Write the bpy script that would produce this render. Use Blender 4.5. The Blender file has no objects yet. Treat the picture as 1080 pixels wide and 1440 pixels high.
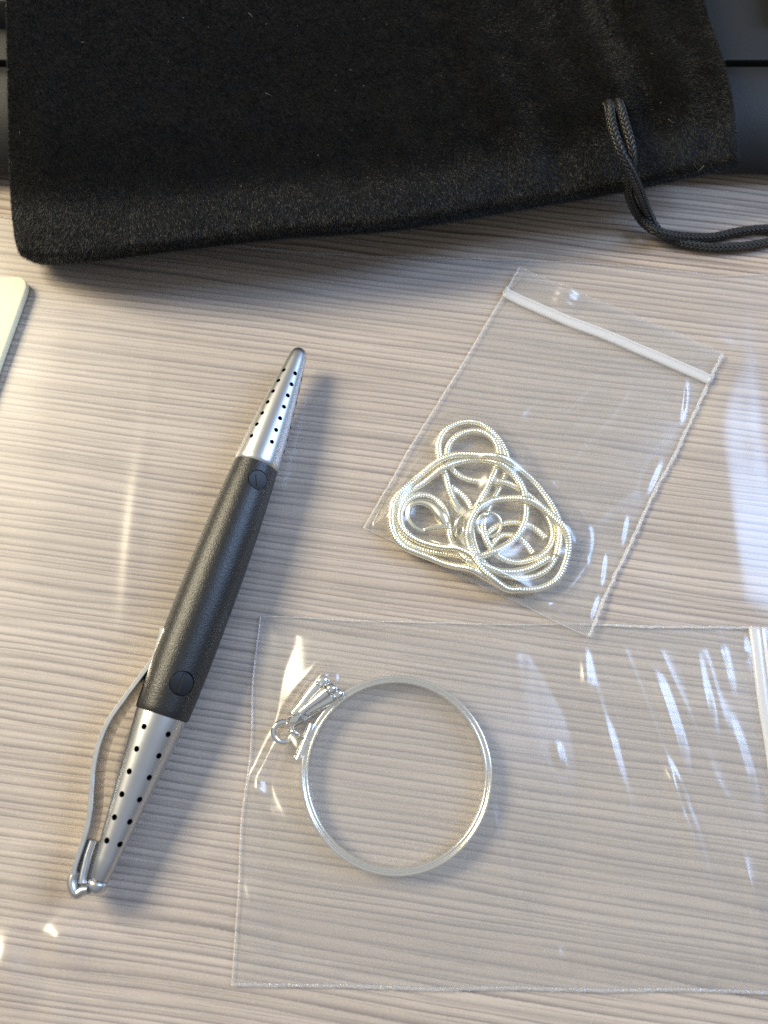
import bpy, bmesh, math, random
import numpy as np
from mathutils import Vector, Matrix, Euler

random.seed(7)
rng = np.random.default_rng(7)
MM = 0.001
scene = bpy.context.scene
COL = scene.collection

# ------------------------------------------------------------------ camera
FPX, CAM_H, TILT = 1165.0, 185.0, math.radians(18)
cam_d = bpy.data.cameras.new("camera")
cam = bpy.data.objects.new("camera", cam_d)
COL.objects.link(cam)
cam.location = (0, 0, CAM_H * MM)
cam.rotation_euler = (TILT, 0, 0)
cam_d.sensor_fit = 'VERTICAL'
cam_d.sensor_height = 36
cam_d.sensor_width = 27
cam_d.lens = FPX / 1440 * 36
cam_d.clip_start = 0.005
cam_d.clip_end = 20
cam_d.dof.use_dof = True
cam_d.dof.focus_distance = 0.186
cam_d.dof.aperture_fstop = 13.5
scene.camera = cam

# ------------------------------------------------------------------ room light
world = bpy.data.worlds.new("World")
scene.world = world
world.use_nodes = True
bg = world.node_tree.nodes["Background"]
bg.inputs[1].default_value = 1.0
wn = world.node_tree
w_tc = wn.nodes.new('ShaderNodeTexCoord')
w_sep = wn.nodes.new('ShaderNodeSeparateXYZ')
w_ramp = wn.nodes.new('ShaderNodeValToRGB')
w_ramp.color_ramp.elements[0].position, w_ramp.color_ramp.elements[0].color = 0.0, (.120, .128, .140, 1)     # walls
w_ramp.color_ramp.elements[1].position, w_ramp.color_ramp.elements[1].color = 0.85, (.430, .455, .490, 1)    # ceiling
wn.links.new(w_tc.outputs['Generated'], w_sep.inputs[0])
wn.links.new(w_sep.outputs[2], w_ramp.inputs[0])
wn.links.new(w_ramp.outputs[0], bg.inputs[0])


def area_light(name, pos, target, sx, sy, power, color):
    d = bpy.data.lights.new(name, 'AREA')
    d.shape = 'RECTANGLE'
    d.size, d.size_y = sx, sy
    d.energy = power
    d.color = color
    o = bpy.data.objects.new(name, d)
    COL.objects.link(o)
    o.location = pos
    v = Vector(target) - Vector(pos)
    o.rotation_euler = v.to_track_quat('-Z', 'Y').to_euler()
    return o


# warm daylight from the left, cool window on the right
area_light("warm_window", (-0.90, 0.52, 0.85), (0, 0.04, 0), 0.56, 0.44, 23.5, (1.0, 0.88, 0.62))
area_light("cool_window", (0.98, 0.34, 0.84), (0, 0.05, 0), 0.42, 0.75, 13.0, (0.42, 0.62, 1.0))

vs = scene.view_settings
vs.view_transform = 'Standard'
vs.look = 'None'
vs.exposure = 0.0
vs.gamma = 1.0
vs.use_curve_mapping = False
scene.cycles.transparent_max_bounces = 32
scene.cycles.max_bounces = 8
scene.cycles.diffuse_bounces = 3
scene.cycles.glossy_bounces = 5
scene.cycles.use_adaptive_sampling = True
scene.cycles.adaptive_threshold = 0.01
scene.cycles.use_denoising = False
scene.cycles.sample_clamp_indirect = 4.0
scene.cycles.sample_clamp_direct = 12.0
scene.cycles.caustics_reflective = True
scene.cycles.blur_glossy = 0.6


# ------------------------------------------------------------------ helpers
def at(px, py, z=0.0):
    """a point of the photograph (1080 x 1440) laid onto the plane at height z (mm)"""
    dx, dy = (px - 540) / FPX, (720 - py) / FPX
    Y = dy * math.cos(TILT) + math.sin(TILT)
    Z = dy * math.sin(TILT) - math.cos(TILT)
    t = (CAM_H - z) / -Z
    return np.array((dx * t, Y * t, z))


def smooth(e0, e1, x):
    t = np.clip((x - e0) / (e1 - e0), 0, 1)
    return t * t * (3 - 2 * t)


_tab = rng.random((64, 64))


def vnoise(x, y, seed=0):
    x = np.asarray(x) + seed * 7.31
    y = np.asarray(y) + seed * 3.77
    xi, yi = np.floor(x).astype(int), np.floor(y).astype(int)
    fx, fy = x - xi, y - yi
    fx, fy = fx * fx * (3 - 2 * fx), fy * fy * (3 - 2 * fy)
    g = lambda a, b: _tab[a % 64, b % 64]
    return ((g(xi, yi) * (1 - fx) + g(xi + 1, yi) * fx) * (1 - fy) + (g(xi, yi + 1) * (1 - fx) + g(xi + 1, yi + 1) * fx) * fy)


def catmull(pts, per=8, closed=False):
    P = np.array(pts, float)
    n = len(P)
    out = []
    rngi = range(n if closed else n - 1)
    for i in rngi:
        if closed:
            p0, p1, p2, p3 = P[i - 1], P[i], P[(i + 1) % n], P[(i + 2) % n]
        else:
            p0, p1, p2, p3 = P[max(i - 1, 0)], P[i], P[i + 1], P[min(i + 2, n - 1)]
        for k in range(per):
            t = k / per
            out.append(0.5 * ((2 * p1) + (-p0 + p2) * t + (2 * p0 - 5 * p1 + 4 * p2 - p3) * t * t + (-p0 + 3 * p1 - 3 * p2 + p3) * t ** 3))
    if not closed:
        out.append(P[-1])
    return np.array(out)


def resample(P, step):
    d = np.r_[0, np.cumsum(np.linalg.norm(np.diff(P, axis=0), axis=1))]
    n = max(2, int(round(d[-1] / step)) + 1)
    s = np.linspace(0, d[-1], n)
    return np.stack([np.interp(s, d, P[:, k]) for k in range(P.shape[1])], 1)


class MB:
    """collects shapes (in millimetres) for ONE mesh"""

    def __init__(self):
        self.v, self.f, self.n = [], [], 0

    def add(self, v, f):
        v = np.asarray(v, float)
        self.v.append(v)
        self.f += [tuple(int(i) + self.n for i in q) for q in f]
        self.n += len(v)
        return self

    def grid(self, G, closed_v=False):
        nu, nv = G.shape[:2]
        f = []
        for i in range(nu - 1):
            for j in range(nv if closed_v else nv - 1):
                k = (j + 1) % nv
                f.append((i * nv + j, i * nv + k, (i + 1) * nv + k, (i + 1) * nv + j))
        return self.add(G.reshape(-1, 3), f)

    def tube(self, P, r, n=12, caps=True, flat=None, closed=False, radial=None):
        P = np.asarray(P, float)
        m = len(P)
        r = np.broadcast_to(np.asarray(r, float), (m,))
        if closed:
            T = np.roll(P, -1, 0) - np.roll(P, 1, 0)
        else:
            T = np.gradient(P, axis=0)
        T /= np.linalg.norm(T, axis=1)[:, None] + 1e-12
        up = np.array((0, 0, 1.0)) if abs(T[0][2]) < .9 else np.array((0, 1.0, 0))
        N = np.zeros_like(P)
        for i in range(m):
            u = up if flat == 'up' or i == 0 else N[i - 1]
            x = u - T[i] * u.dot(T[i])
            N[i] = x / (np.linalg.norm(x) + 1e-12)
        B = np.cross(T, N)
        a = np.arange(n) * 2 * math.pi / n
        R = r[:, None] * np.ones((m, n)) if radial is None else radial
        G = P[:, None, :] + R[..., None] * (np.cos(a)[None, :, None] * N[:, None, :] + np.sin(a)[None, :, None] * B[:, None, :])
        base = self.n
        if closed:
            G = np.concatenate([G, G[:1]], 0)
        self.grid(G, True)
        if caps and not closed:
            self.f.append(tuple(base + j for j in reversed(range(n))))
            self.f.append(tuple(base + (m - 1) * n + j for j in range(n)))
        return self

    def lathe_x(self, prof, n=48, caps=True):
        a = np.arange(n) * 2 * math.pi / n
        G = np.array([[(x, r * math.sin(t), r * math.cos(t)) for t in a] for x, r in prof])
        base = self.n
        self.grid(G, True)
        if caps:
            self.f.append(tuple(base + j for j in reversed(range(n))))
            self.f.append(tuple(base + (len(prof) - 1) * n + j for j in range(n)))
        return self

    def box(self, lo, hi):
        x0, y0, z0 = lo
        x1, y1, z1 = hi
        v = [(x0, y0, z0), (x1, y0, z0), (x1, y1, z0), (x0, y1, z0), (x0, y0, z1), (x1, y0, z1), (x1, y1, z1), (x0, y1, z1)]
        return self.add(v, [(0, 3, 2, 1), (4, 5, 6, 7), (0, 1, 5, 4), (1, 2, 6, 5), (2, 3, 7, 6), (3, 0, 4, 7)])

    def build(self, name, mat, parent=None, shade=True, M=None, fix=True, bevel=0, auto=None):
        V = np.concatenate(self.v)
        if M is not None:
            M4 = np.array(M)
            V = V @ M4[:3, :3].T + M4[:3, 3]
        me = bpy.data.meshes.new(name)
        me.from_pydata((V * MM).tolist(), [], self.f)
        me.validate()
        if fix or bevel:
            bm = bmesh.new()
            bm.from_mesh(me)
            if bevel:
                bmesh.ops.bevel(bm, geom=bm.edges[:], offset=bevel * MM, segments=3, profile=.6, affect='EDGES', clamp_overlap=True)
            bmesh.ops.recalc_face_normals(bm, faces=bm.faces)
            bm.to_mesh(me)
            bm.free()
        me.polygons.foreach_set("use_smooth", [shade] * len(me.polygons))
        if auto is not None and shade:
            me.set_sharp_from_angle(angle=math.radians(auto))
        me.materials.append(mat)
        o = bpy.data.objects.new(name, me)
        COL.objects.link(o)
        if parent is not None:
            o.parent = parent
        return o


def empty(name, label, cat, loc=(0, 0, 0), rz=0):
    o = bpy.data.objects.new(name, None)
    COL.objects.link(o)
    o.location = (loc[0] * MM, loc[1] * MM, loc[2] * MM)
    o.rotation_euler = (0, 0, rz)
    o.empty_display_size = 0.01
    o["label"], o["category"] = label, cat
    return o


def tag(o, label, cat):
    o["label"], o["category"] = label, cat
    return o


# ------------------------------------------------------------------ materials
class NT:
    def __init__(self, name):
        self.m = bpy.data.materials.new(name)
        self.m.use_nodes = True
        self.t = self.m.node_tree
        self.t.nodes.clear()
        self.out = self.n('ShaderNodeOutputMaterial')

    def n(self, typ, ins=None, **kw):
        nd = self.t.nodes.new(typ)
        for k, v in kw.items():
            setattr(nd, k, v)
        for k, v in (ins or {}).items():
            if isinstance(v, bpy.types.NodeSocket):
                self.t.links.new(v, nd.inputs[k])
            else:
                nd.inputs[k].default_value = v
        return nd

    def math(self, op, a, b=0.0, c=0.0, clamp=False):
        return self.n('ShaderNodeMath', {0: a, 1: b, 2: c}, operation=op, use_clamp=clamp).outputs[0]

    def noise(self, vec, scale, detail=2, rough=.5, dist=0):
        return self.n('ShaderNodeTexNoise', {'Vector': vec, 'Scale': scale, 'Detail': detail, 'Roughness': rough, 'Distortion': dist})

    def ramp(self, fac, stops):
        r = self.n('ShaderNodeValToRGB', {0: fac})
        el = r.color_ramp.elements
        while len(el) < len(stops):
            el.new(.5)
        for e, (p, c) in zip(el, stops):
            e.position = p
            e.color = (c, c, c, 1) if np.isscalar(c) else (*c, 1)
        return r.outputs[0]

    def mix(self, fac, a, b, mode='MIX'):
        nd = self.n('ShaderNodeMix', {}, data_type='RGBA', blend_type=mode)
        for s, v in ((0, fac), (6, a), (7, b)):
            if isinstance(v, bpy.types.NodeSocket):
                self.t.links.new(v, nd.inputs[s])
            else:
                nd.inputs[s].default_value = v if s == 0 else (*v, 1)
        return nd.outputs[2]

    def obj_mm(self):
        tc = self.n('ShaderNodeTexCoord')
        return self.n('ShaderNodeVectorMath', {0: tc.outputs['Object'], 3: 1000.0}, operation='SCALE').outputs[0]

    def done(self, shader):
        self.t.links.new(shader, self.out.inputs[0])
        return self.m


def principled(name, color, rough=.5, metal=0, spec=.5, sheen=0, bump=None, var=0, coat=0, rvar=0, vscale=.3):
    t = NT(name)
    p = t.n('ShaderNodeBsdfPrincipled', {'Base Color': (*color, 1), 'Roughness': rough, 'Metallic': metal, 'Specular IOR Level': spec, 'Sheen Weight': sheen, 'Coat Weight': coat})
    mm = t.obj_mm()
    if var:
        nz = t.noise(mm, vscale, 4, .6).outputs[0]
        p_in = t.mix(nz, tuple(c * (1 - var) for c in color), tuple(min(1, c * (1 + var)) for c in color))
        t.t.links.new(p_in, p.inputs['Base Color'])
    if rvar:
        nz = t.noise(mm, vscale * 2.3, 5, .65).outputs[0]
        t.t.links.new(t.math('MULTIPLY_ADD', nz, rvar * 2, rough - rvar), p.inputs['Roughness'])
    if bump:
        sc, st, dist = bump
        nz = t.noise(mm, sc, 2, .55).outputs[0]
        b = t.n('ShaderNodeBump', {'Height': nz, 'Strength': st, 'Distance': dist * MM})
        t.t.links.new(b.outputs[0], p.inputs['Normal'])
    return t.done(p.outputs[0])


def film_material(name, haze=.05, refl=1.9, rough=.05, tint=(.985, .985, .98), bump=None, hazevar=0, back=.4):
    """thin clear plastic: mostly straight through, a Fresnel mirror on top and a trace of milky scatter"""
    t = NT(name)
    geo = t.n('ShaderNodeNewGeometry')
    ior = t.math('MULTIPLY_ADD', geo.outputs['Backfacing'], 1 / 1.5 - 1.5, 1.5)
    mm = t.obj_mm()
    nrm = {}
    if bump:
        acc = None
        for sc, st, dist in bump:
            nz = t.noise(mm, sc, 2, .5).outputs[0]
            ins = {'Height': nz, 'Strength': st, 'Distance': dist * MM}
            if acc is not None:
                ins['Normal'] = acc
            acc = t.n('ShaderNodeBump', ins).outputs[0]
        nrm = {'Normal': acc}
    fr = t.n('ShaderNodeFresnel', {'IOR': ior, **nrm})
    fac = t.math('MULTIPLY', fr.outputs[0], refl, clamp=True)
    tr = t.n('ShaderNodeBsdfTransparent', {0: (*tint, 1)})
    gl = t.n('ShaderNodeBsdfGlossy', {'Color': (1, 1, 1, 1), 'Roughness': rough, **nrm})
    m1 = t.n('ShaderNodeMixShader', {0: fac, 1: tr.outputs[0], 2: gl.outputs[0]})
    df = t.n('ShaderNodeBsdfDiffuse', {'Color': (.9, .9, .92, 1), **nrm})
    tl = t.n('ShaderNodeBsdfTranslucent', {'Color': (.9, .9, .92, 1), **nrm})
    dd = t.n('ShaderNodeMixShader', {0: back, 1: df.outputs[0], 2: tl.outputs[0]})
    h = haze
    if hazevar:
        nz = t.noise(mm, .06, 3, .6).outputs[0]
        h = t.math('MULTIPLY_ADD', nz, hazevar * 2, haze - hazevar, clamp=True)
    m2 = t.n('ShaderNodeMixShader', {0: h, 1: m1.outputs[0], 2: dd.outputs[0]})
    return t.done(m2.outputs[0])


def desk_material():
    t = NT("streaked_laminate")
    mm = t.obj_mm()
    mp = t.n('ShaderNodeMapping', {'Vector': mm, 'Rotation': (0, 0, math.radians(8.0))})
    sep = t.n('ShaderNodeSeparateXYZ', {0: mp.outputs[0]})
    u, v = sep.outputs[0], sep.outputs[1]

    def vec(su, sv, off=0.0, vv=v):
        return t.n('ShaderNodeCombineXYZ', {0: t.math('MULTIPLY', u, su), 1: t.math('MULTIPLY', vv, sv), 2: off}).outputs[0]

    w1 = t.noise(vec(.010, .03, 1.0), 1, 2, .5).outputs[0]
    w2 = t.noise(vec(1.3, 1.6, 2.0), 1, 3, .7).outputs[0]
    vw = t.math('ADD', v, t.math('MULTIPLY_ADD', w1, 4.0, t.math('MULTIPLY', w2, .30)))
    # ribbed grain: uneven saw-toothed bands with a crisp dark edge, finer pores between them
    wob = t.noise(vec(.0035, .16, 3.0), 1, 2, .55).outputs[0]
    saw = t.math('FRACT', t.math('MULTIPLY_ADD', vw, .56, t.math('MULTIPLY', wob, 2.6)))
    la = t.ramp(saw, [(0.0, .15), (.07, 1), (.22, .6), (.50, .15), (.93, 0), (1.0, .15)])
    saw2 = t.math('FRACT', t.math('MULTIPLY_ADD', vw, 1.2, t.math('MULTIPLY', t.noise(vec(.007, .3, 23.0), 1, 2, .55).outputs[0], 3.0)))
    lc = t.ramp(saw2, [(0.0, .2), (.10, 1), (.35, .3), (.6, 0), (1.0, .2)])
    b = t.noise(vec(.016, 1.25, 7.0, vw), 1, 3, .6).outputs[0]
    c = t.noise(vec(.006, .13, 11.0, vw), 1, 3, .55).outputs[0]
    lb = t.ramp(b, [(.36, 1), (.44, .35), (.50, 0)])
    brk = t.ramp(t.noise(vec(.028, .42, 17.0), 1, 3, .6).outputs[0], [(.30, .5), (.55, 1)])
    brk2 = t.ramp(t.noise(vec(.035, .5, 29.0), 1, 3, .6).outputs[0], [(.42, 0), (.66, .8)])
    lines = t.math('MAXIMUM', t.math('MULTIPLY', la, brk), t.math('MAXIMUM', t.math('MULTIPLY', lc, brk2), t.math('MULTIPLY', lb, .45)))
    fine = t.noise(vec(1.6, 5.0, 5.0), 1, 3, .7).outputs[0]
    base = t.mix(t.ramp(c, [(.35, 0), (.65, 1)]), (.44, .352, .272), (.56, .462, .372))
    base = t.mix(t.math('MULTIPLY', t.ramp(fine, [(.5, 0), (.68, 1)]), .50), base, (.70, .61, .50))
    base = t.mix(t.math('MULTIPLY', t.ramp(fine, [(.30, 1), (.46, 0)]), .30), base, (.30, .225, .18))
    col = t.mix(t.math('MULTIPLY', lines, .97), base, (.112, .070, .057))
    dust = t.ramp(t.noise(vec(2.6, 2.9, 41.0), 1, 1, .5).outputs[0], [(.72, 0), (.77, .75)])
    col = t.mix(dust, col, (.82, .78, .72))
    bmp = t.n('ShaderNodeBump', {'Height': t.math('SUBTRACT', 1.0, lines), 'Strength': .6, 'Distance': .16 * MM})
    p = t.n('ShaderNodeBsdfPrincipled', {'Base Color': col, 'Roughness': .48, 'Specular IOR Level': .4, 'Normal': bmp.outputs[0]})
    return t.done(p.outputs[0])


M_DESK = desk_material()
M_SHEET = film_material("clear_sheet_film", haze=.20, refl=1.7, rough=.28)
M_BAG = film_material("clear_bag_film", haze=.085, refl=1.9, rough=.22)
M_BAG_BACK = film_material("clear_bag_film_back", haze=.03, refl=1.5, rough=.12)
M_WELD = film_material("welded_film_edge", haze=.34, refl=2.2, rough=.16, bump=[(2.6, .9, .35)])
M_EDGE = film_material("thin_film_edge", haze=.22, refl=2.2, rough=.12, bump=[(2.2, .8, .3)])
M_ZIP = film_material("milky_zip_strip", haze=.42, refl=2.0, rough=.2, back=.05)
M_SATIN = principled("satin_silver", (.56, .565, .57), .36, 1, rvar=.03)
M_CHROME = principled("polished_nickel", (.88, .87, .83), .14, 1, rvar=.03, vscale=1)
M_CLIP = principled("brushed_clip_steel", (.78, .78, .76), .26, 1, rvar=.06)
M_SILVER = principled("pale_silver_plate", (1.0, .96, .79), .28, 1, rvar=.04, vscale=1)
M_BEZEL = principled("bezel_silver", (.84, .82, .755), .20, 1, rvar=.05, vscale=.6, var=.06)
M_BLACK = principled("grained_black_plastic", (.010, .010, .010), .36, spec=.6, bump=(3.4, .5, .18), rvar=.05)
M_PLUG = principled("smooth_black_plastic", (.008, .0085, .009), .42, spec=.35)
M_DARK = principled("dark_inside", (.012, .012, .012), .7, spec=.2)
M_CARD = principled("cream_card", (.88, .81, .56), .38, var=.02)
M_KEYB = principled("charcoal_keyboard_plastic", (.014, .0145, .015), .50, spec=.32, bump=(4.2, .6, .12), rvar=.04)
M_KEY = principled("dark_key_plastic", (.020, .021, .023), .40, spec=.5, bump=(4.0, .3, .08))
M_CLOTH = principled("black_velvet_ground", (.006, .006, .0065), .9, spec=.1, sheen=.15)
M_PILE = principled("black_velvet_pile", (.0125, .0126, .0128), .50, spec=.55)
M_LINT = principled("grey_lint", (.24, .235, .21), .7, spec=.3)
M_CORD = principled("black_braid", (.014, .013, .011), .42, spec=.6, var=.3, vscale=2)

# ------------------------------------------------------------------ desk
mb = MB()
mb.box((-420, -300, -18), (420, 420, 0))
desk = mb.build("desk_surface", M_DESK, shade=False)
desk["kind"] = "structure"
desk["label"] = "pale beige desk top with dark streaky wood grain"

# ------------------------------------------------------------------ keyboard
kb = empty("keyboard", "charcoal black keyboard mostly hidden under the velvet pouch", "keyboard", (0, 177, 0))
KY = 177.0
prof = [(153.6, 3.2), (152.9, 4.4), (153.2, 6.0), (155.0, 8.6), (158.0, 11.4), (162, 13.9), (167, 15.8), (172, 16.7), (175.4, 16.9), (176.2, 16.3), (176.5, 12), (176.5, 2.2), (158, 2.2)]


def kb_height(y):
    return np.interp(y, [150, 152.8, 153.2, 155, 158, 162, 167, 172, 176, 300], [0, 0, 6, 8.6, 11.4, 13.9, 15.8, 16.7, 17, 17])


m = MB()
G = np.array([[(x, y - KY, z) for y, z in prof] for x in np.linspace(-225, 225, 10)])
m.grid(G, True)
npf = len(prof)
m.f.append(tuple(range(npf)))
m.f.append(tuple(9 * npf + k for k in reversed(range(npf))))
m.build("front_rail", M_KEYB, kb, auto=50)
m = MB()
m.box((-225, 178.3 - KY, 3), (225, 330 - KY, 16.6))
m.build("deck", M_KEYB, kb, bevel=.5, auto=40)
m = MB()
m.box((-220, 160 - KY, 0.1), (220, 322 - KY, 2.1))
m.build("base", M_DARK, kb, shade=False)


def key_mesh():
    m = MB()
    w, d, h = 9.0, 8.6, 7.0
    ring = lambda w, d, z: [(-w, -d, z), (w, -d, z), (w, d, z), (-w, d, z)]
    V = ring(w, d, 0) + ring(w - 1.6, d - 1.8, h)
    m.add(V, [(3, 2, 1, 0), (4, 5, 6, 7), (0, 1, 5, 4), (1, 2, 6, 5), (2, 3, 7, 6), (3, 0, 4, 7)])
    return m


k0 = key_mesh().build("key", M_KEY, kb, bevel=.6, auto=40)
kx = [112.0 - 19.05 * i for i in range(13)]
first = True
for x in kx:
    if -80 < x < 100:
        continue                      # nothing of these shows under the pouch
    o = k0 if first else k0.copy()
    if not first:
        COL.objects.link(o)
        o.parent = kb
    first = False
    o.location = ((x - (4.2 if x < 0 else 0)) * MM, (197.2 - KY) * MM, 16.4 * MM)

# ------------------------------------------------------------------ film ridges


def ridge(X, Y, pts, A, wl, wr, z=1.0, end=.35, sharp=1.0, px=True, even=False):
    """a fold along a polyline: wl / wr are its widths (mm) to the left / right when looking up the page"""
    P = np.array([at(a, b, z)[:2] for a, b in pts]) if px else np.array(pts, float)
    L = np.r_[0, np.cumsum(np.linalg.norm(np.diff(P, axis=0), axis=1))]
    best = np.full(X.shape, 1e9)
    sgn = np.zeros(X.shape)
    par = np.zeros(X.shape)
    for i in range(len(P) - 1):
        a, b = P[i], P[i + 1]
        d = b - a
        l2 = d.dot(d)
        t = np.clip(((X - a[0]) * d[0] + (Y - a[1]) * d[1]) / l2, 0, 1)
        qx, qy = a[0] + t * d[0], a[1] + t * d[1]
        dist = np.hypot(X - qx, Y - qy)
        cr = d[0] * (Y - a[1]) - d[1] * (X - a[0])
        upd = dist < best
        best = np.where(upd, dist, best)
        sgn = np.where(upd, np.sign(cr) * (-1 if d[1] < 0 else 1), sgn)
        par = np.where(upd, (L[i] + t * (L[i + 1] - L[i])) / L[-1], par)
    w = np.where(sgn >= 0, wl, wr)
    p = np.clip(1 - best / w, 0, 1)
    p = sharp * p + (1 - sharp) * p * p * (3 - 2 * p)
    tp = np.clip(np.minimum(par, 1 - par) / end, 0, 1)
    tp = tp * tp * (3 - 2 * tp)
    wob_ = .55 + .8 * vnoise(par * max(2.0, L[-1] * .16), par * 0, int(abs(pts[0][0])) % 40)
    return A * p * tp * (1.0 if even else wob_)


def blur(Hh, k):
    if k < 1:
        return Hh
    x = np.arange(-3 * k, 3 * k + 1)
    w = np.exp(-.5 * (x / k) ** 2)
    w /= w.sum()
    P = np.pad(Hh, 3 * k, mode='edge')
    P = np.apply_along_axis(lambda r: np.convolve(r, w, 'valid'), 0, P)
    return np.apply_along_axis(lambda r: np.convolve(r, w, 'valid'), 1, P)


def fbm(X, Y, s, seed=0):
    return vnoise(X * s, Y * s, seed) * .6 + vnoise(X * s * 2.1, Y * s * 2.1, seed + 3) * .3 + vnoise(X * s * 4.3, Y * s * 4.3, seed + 5) * .1


def poly_mask(X, Y, quad, soft):
    """0 inside a convex quad, 1 beyond `soft` mm outside it"""
    q = np.array([p[:2] for p in quad])
    c = q.mean(0)
    d = np.full(X.shape, -1e9)
    for i in range(len(q)):
        a, b = q[i], q[(i + 1) % len(q)]
        e = (b - a) / np.linalg.norm(b - a)
        nrm = np.array((e[1], -e[0]))
        if nrm.dot(c - a) > 0:
            nrm = -nrm
        d = np.maximum(d, (X - a[0]) * nrm[0] + (Y - a[1]) * nrm[1])
    return smooth(0, soft, d)


B1 = [at(728, 382), at(1013, 500), at(825, 897), at(510, 745)]                       # small bag: TL TR BR BL
B2 = [at(365, 868), at(1094, 886), at(1160, 1398), at(325, 1380)]                    # larger bag
PEN_Q = [at(400, 480), at(470, 500), at(270, 1130), at(180, 1290), at(80, 1280), at(140, 1000)]

# ------------------------------------------------------------------ large clear sheet
top_px = [(-140, 285), (0, 305), (120, 322), (250, 338), (395, 353), (520, 362), (660, 365), (800, 370), (900, 377), (1010, 389), (1080, 388), (1250, 392)]
tp = np.array([at(a, b)[:2] for a, b in top_px])
nu, nv = 420, 330
xs = np.linspace(-128, 128, nu)
ytop = np.interp(xs, tp[:, 0], tp[:, 1]) + .35 * (vnoise(xs * .25, xs * 0, 4) - .5)
tt = np.linspace(0, 1, nv)
X = np.repeat(xs[:, None], nv, 1)
Y = ytop[:, None] * (1 - tt)[None, :] + (-78) * tt[None, :]
mask = poly_mask(X, Y, B1, 5) * poly_mask(X, Y, B2, 5) * poly_mask(X, Y, PEN_Q, 4)
CARD_Q = [at(-200, 380), at(60, 380), at(0, 560), at(-200, 560)]
mask *= poly_mask(X, Y, CARD_Q, 12)
Hs = .10 + .30 * fbm(X, Y, .04, 2) * mask
Hs += ridge(X, Y, [(230, 340), (205, 620), (176, 820), (171, 965)], .16, 2.2, 1.8, z=.2, end=.6, sharp=.2) * mask
Hs += ridge(X, Y, [(200, 600), (184, 760), (176, 860), (172, 975)], .55, 1.5, 3, z=.2, end=.45, sharp=.4, even=True) * mask
# raised fold on the right, its slope turned to the cool window
Hs += ridge(X, Y, [(1000, 360), (1004, 480), (1012, 620), (1030, 760), (1060, 980)], 2.0, 15, 10, z=.2, end=.35, sharp=.85, even=True) * mask
Hs += ridge(X, Y, [(1046, 330), (1052, 500), (1064, 640), (1085, 780)], .25, 3.0, .5, z=.2, end=.2, sharp=1) * mask
# puckers at the lower left, tilted to the warm window
for i, (pts, A, wl, wr) in enumerate([
        ([(70, 1290), (88, 1320), (100, 1350)], 1.0, 3.6, 5), ([(5, 1300), (14, 1360), (30, 1410)], 1.1, 4, 6),
        ([(60, 1380), (85, 1425), (100, 1470)], .9, 3.4, 5), ([(95, 1180), (88, 1240), (80, 1275)], .6, 3, 3)]):
    Hs += ridge(X, Y, pts, A, wl, wr, z=.3, end=.5, sharp=.1) * mask
for px_, py_, h_, sg in [(95, 1318, 1.5, 2.3), (10, 1345, 1.4, 2.4), (22, 1398, 1.5, 2.6), (76, 1424, 1.4, 2.5), (118, 1180, 1.0, 3.2), (40, 1240, 1.0, 3.6), (150, 1395, .7, 2.6)]:
    c_ = at(px_, py_)
    Hs += mask * .62 * h_ * np.exp(-(((X - c_[0]) / sg) ** 2 + ((Y - c_[1]) / (sg * 1.5)) ** 2) / 2)
c_ = at(40, 1330)
zone = np.exp(-(((X - c_[0]) / 18) ** 2 + ((Y - c_[1]) / 22) ** 2))
Hs += mask * zone * 2.6 * (fbm(X, Y, .085, 21) - .2)
Hs = blur(Hs, 2)
m = MB().grid(np.stack([X, Y, Hs], -1))
sheet = m.build("plastic_sheet", M_SHEET, fix=False)
if sheet.data.polygons[0].normal.z < 0:
    sheet.data.flip_normals()
SHEET_EDGE = np.stack([X[:, 0], Y[:, 0], Hs[:, 0] + .03], 1)
tag(sheet, "large clear plastic sheet spread flat over the desk under everything", "plastic sheet")

# ------------------------------------------------------------------ cream card
CH = 2.7
c0 = [at(-190, 388, CH), at(40, 390, CH), at(-2, 512, CH), at(-40, 600, CH), at(-190, 600, CH)]
q = [np.array(p[:2]) for p in (at(-190, 386, CH), at(42, 389, CH), at(-30, 590, CH), at(-220, 590, CH))]
ctr = sum(q) / 4
outline = []
for i in range(4):
    a, b, c = q[i - 1], q[i], q[(i + 1) % 4]
    e1, e2 = (a - b) / np.linalg.norm(a - b), (c - b) / np.linalg.norm(c - b)
    r = 4.0
    for k in range(9):
        t = k / 8
        outline.append((1 - t) ** 2 * (b + e1 * r) + 2 * t * (1 - t) * b + t * t * (b + e2 * r))
outline = np.array(outline)
n = len(outline)
m = MB()
lay = [(0.0, .5), (0.35, .8), (.35, 0)]
rings = []
for inset, z in [(.25, .45), (0, .8), (0, CH - .5), (.15, CH - .15), (.5, CH)]:
    s = outline + (ctr - outline) / np.linalg.norm(ctr - outline, axis=1)[:, None] * inset
    rings.append(np.c_[s - ctr, np.full(n, z)])
m.grid(np.array(rings), True)
m.f.append(tuple(reversed(range(n))))
m.f.append(tuple(4 * n + k for k in range(n)))
o = m.build("card", M_CARD, auto=40)
o.location = (ctr[0] * MM, ctr[1] * MM, 0)
tag(o, "cream white card with a rounded corner at the left picture edge", "card")

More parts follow.
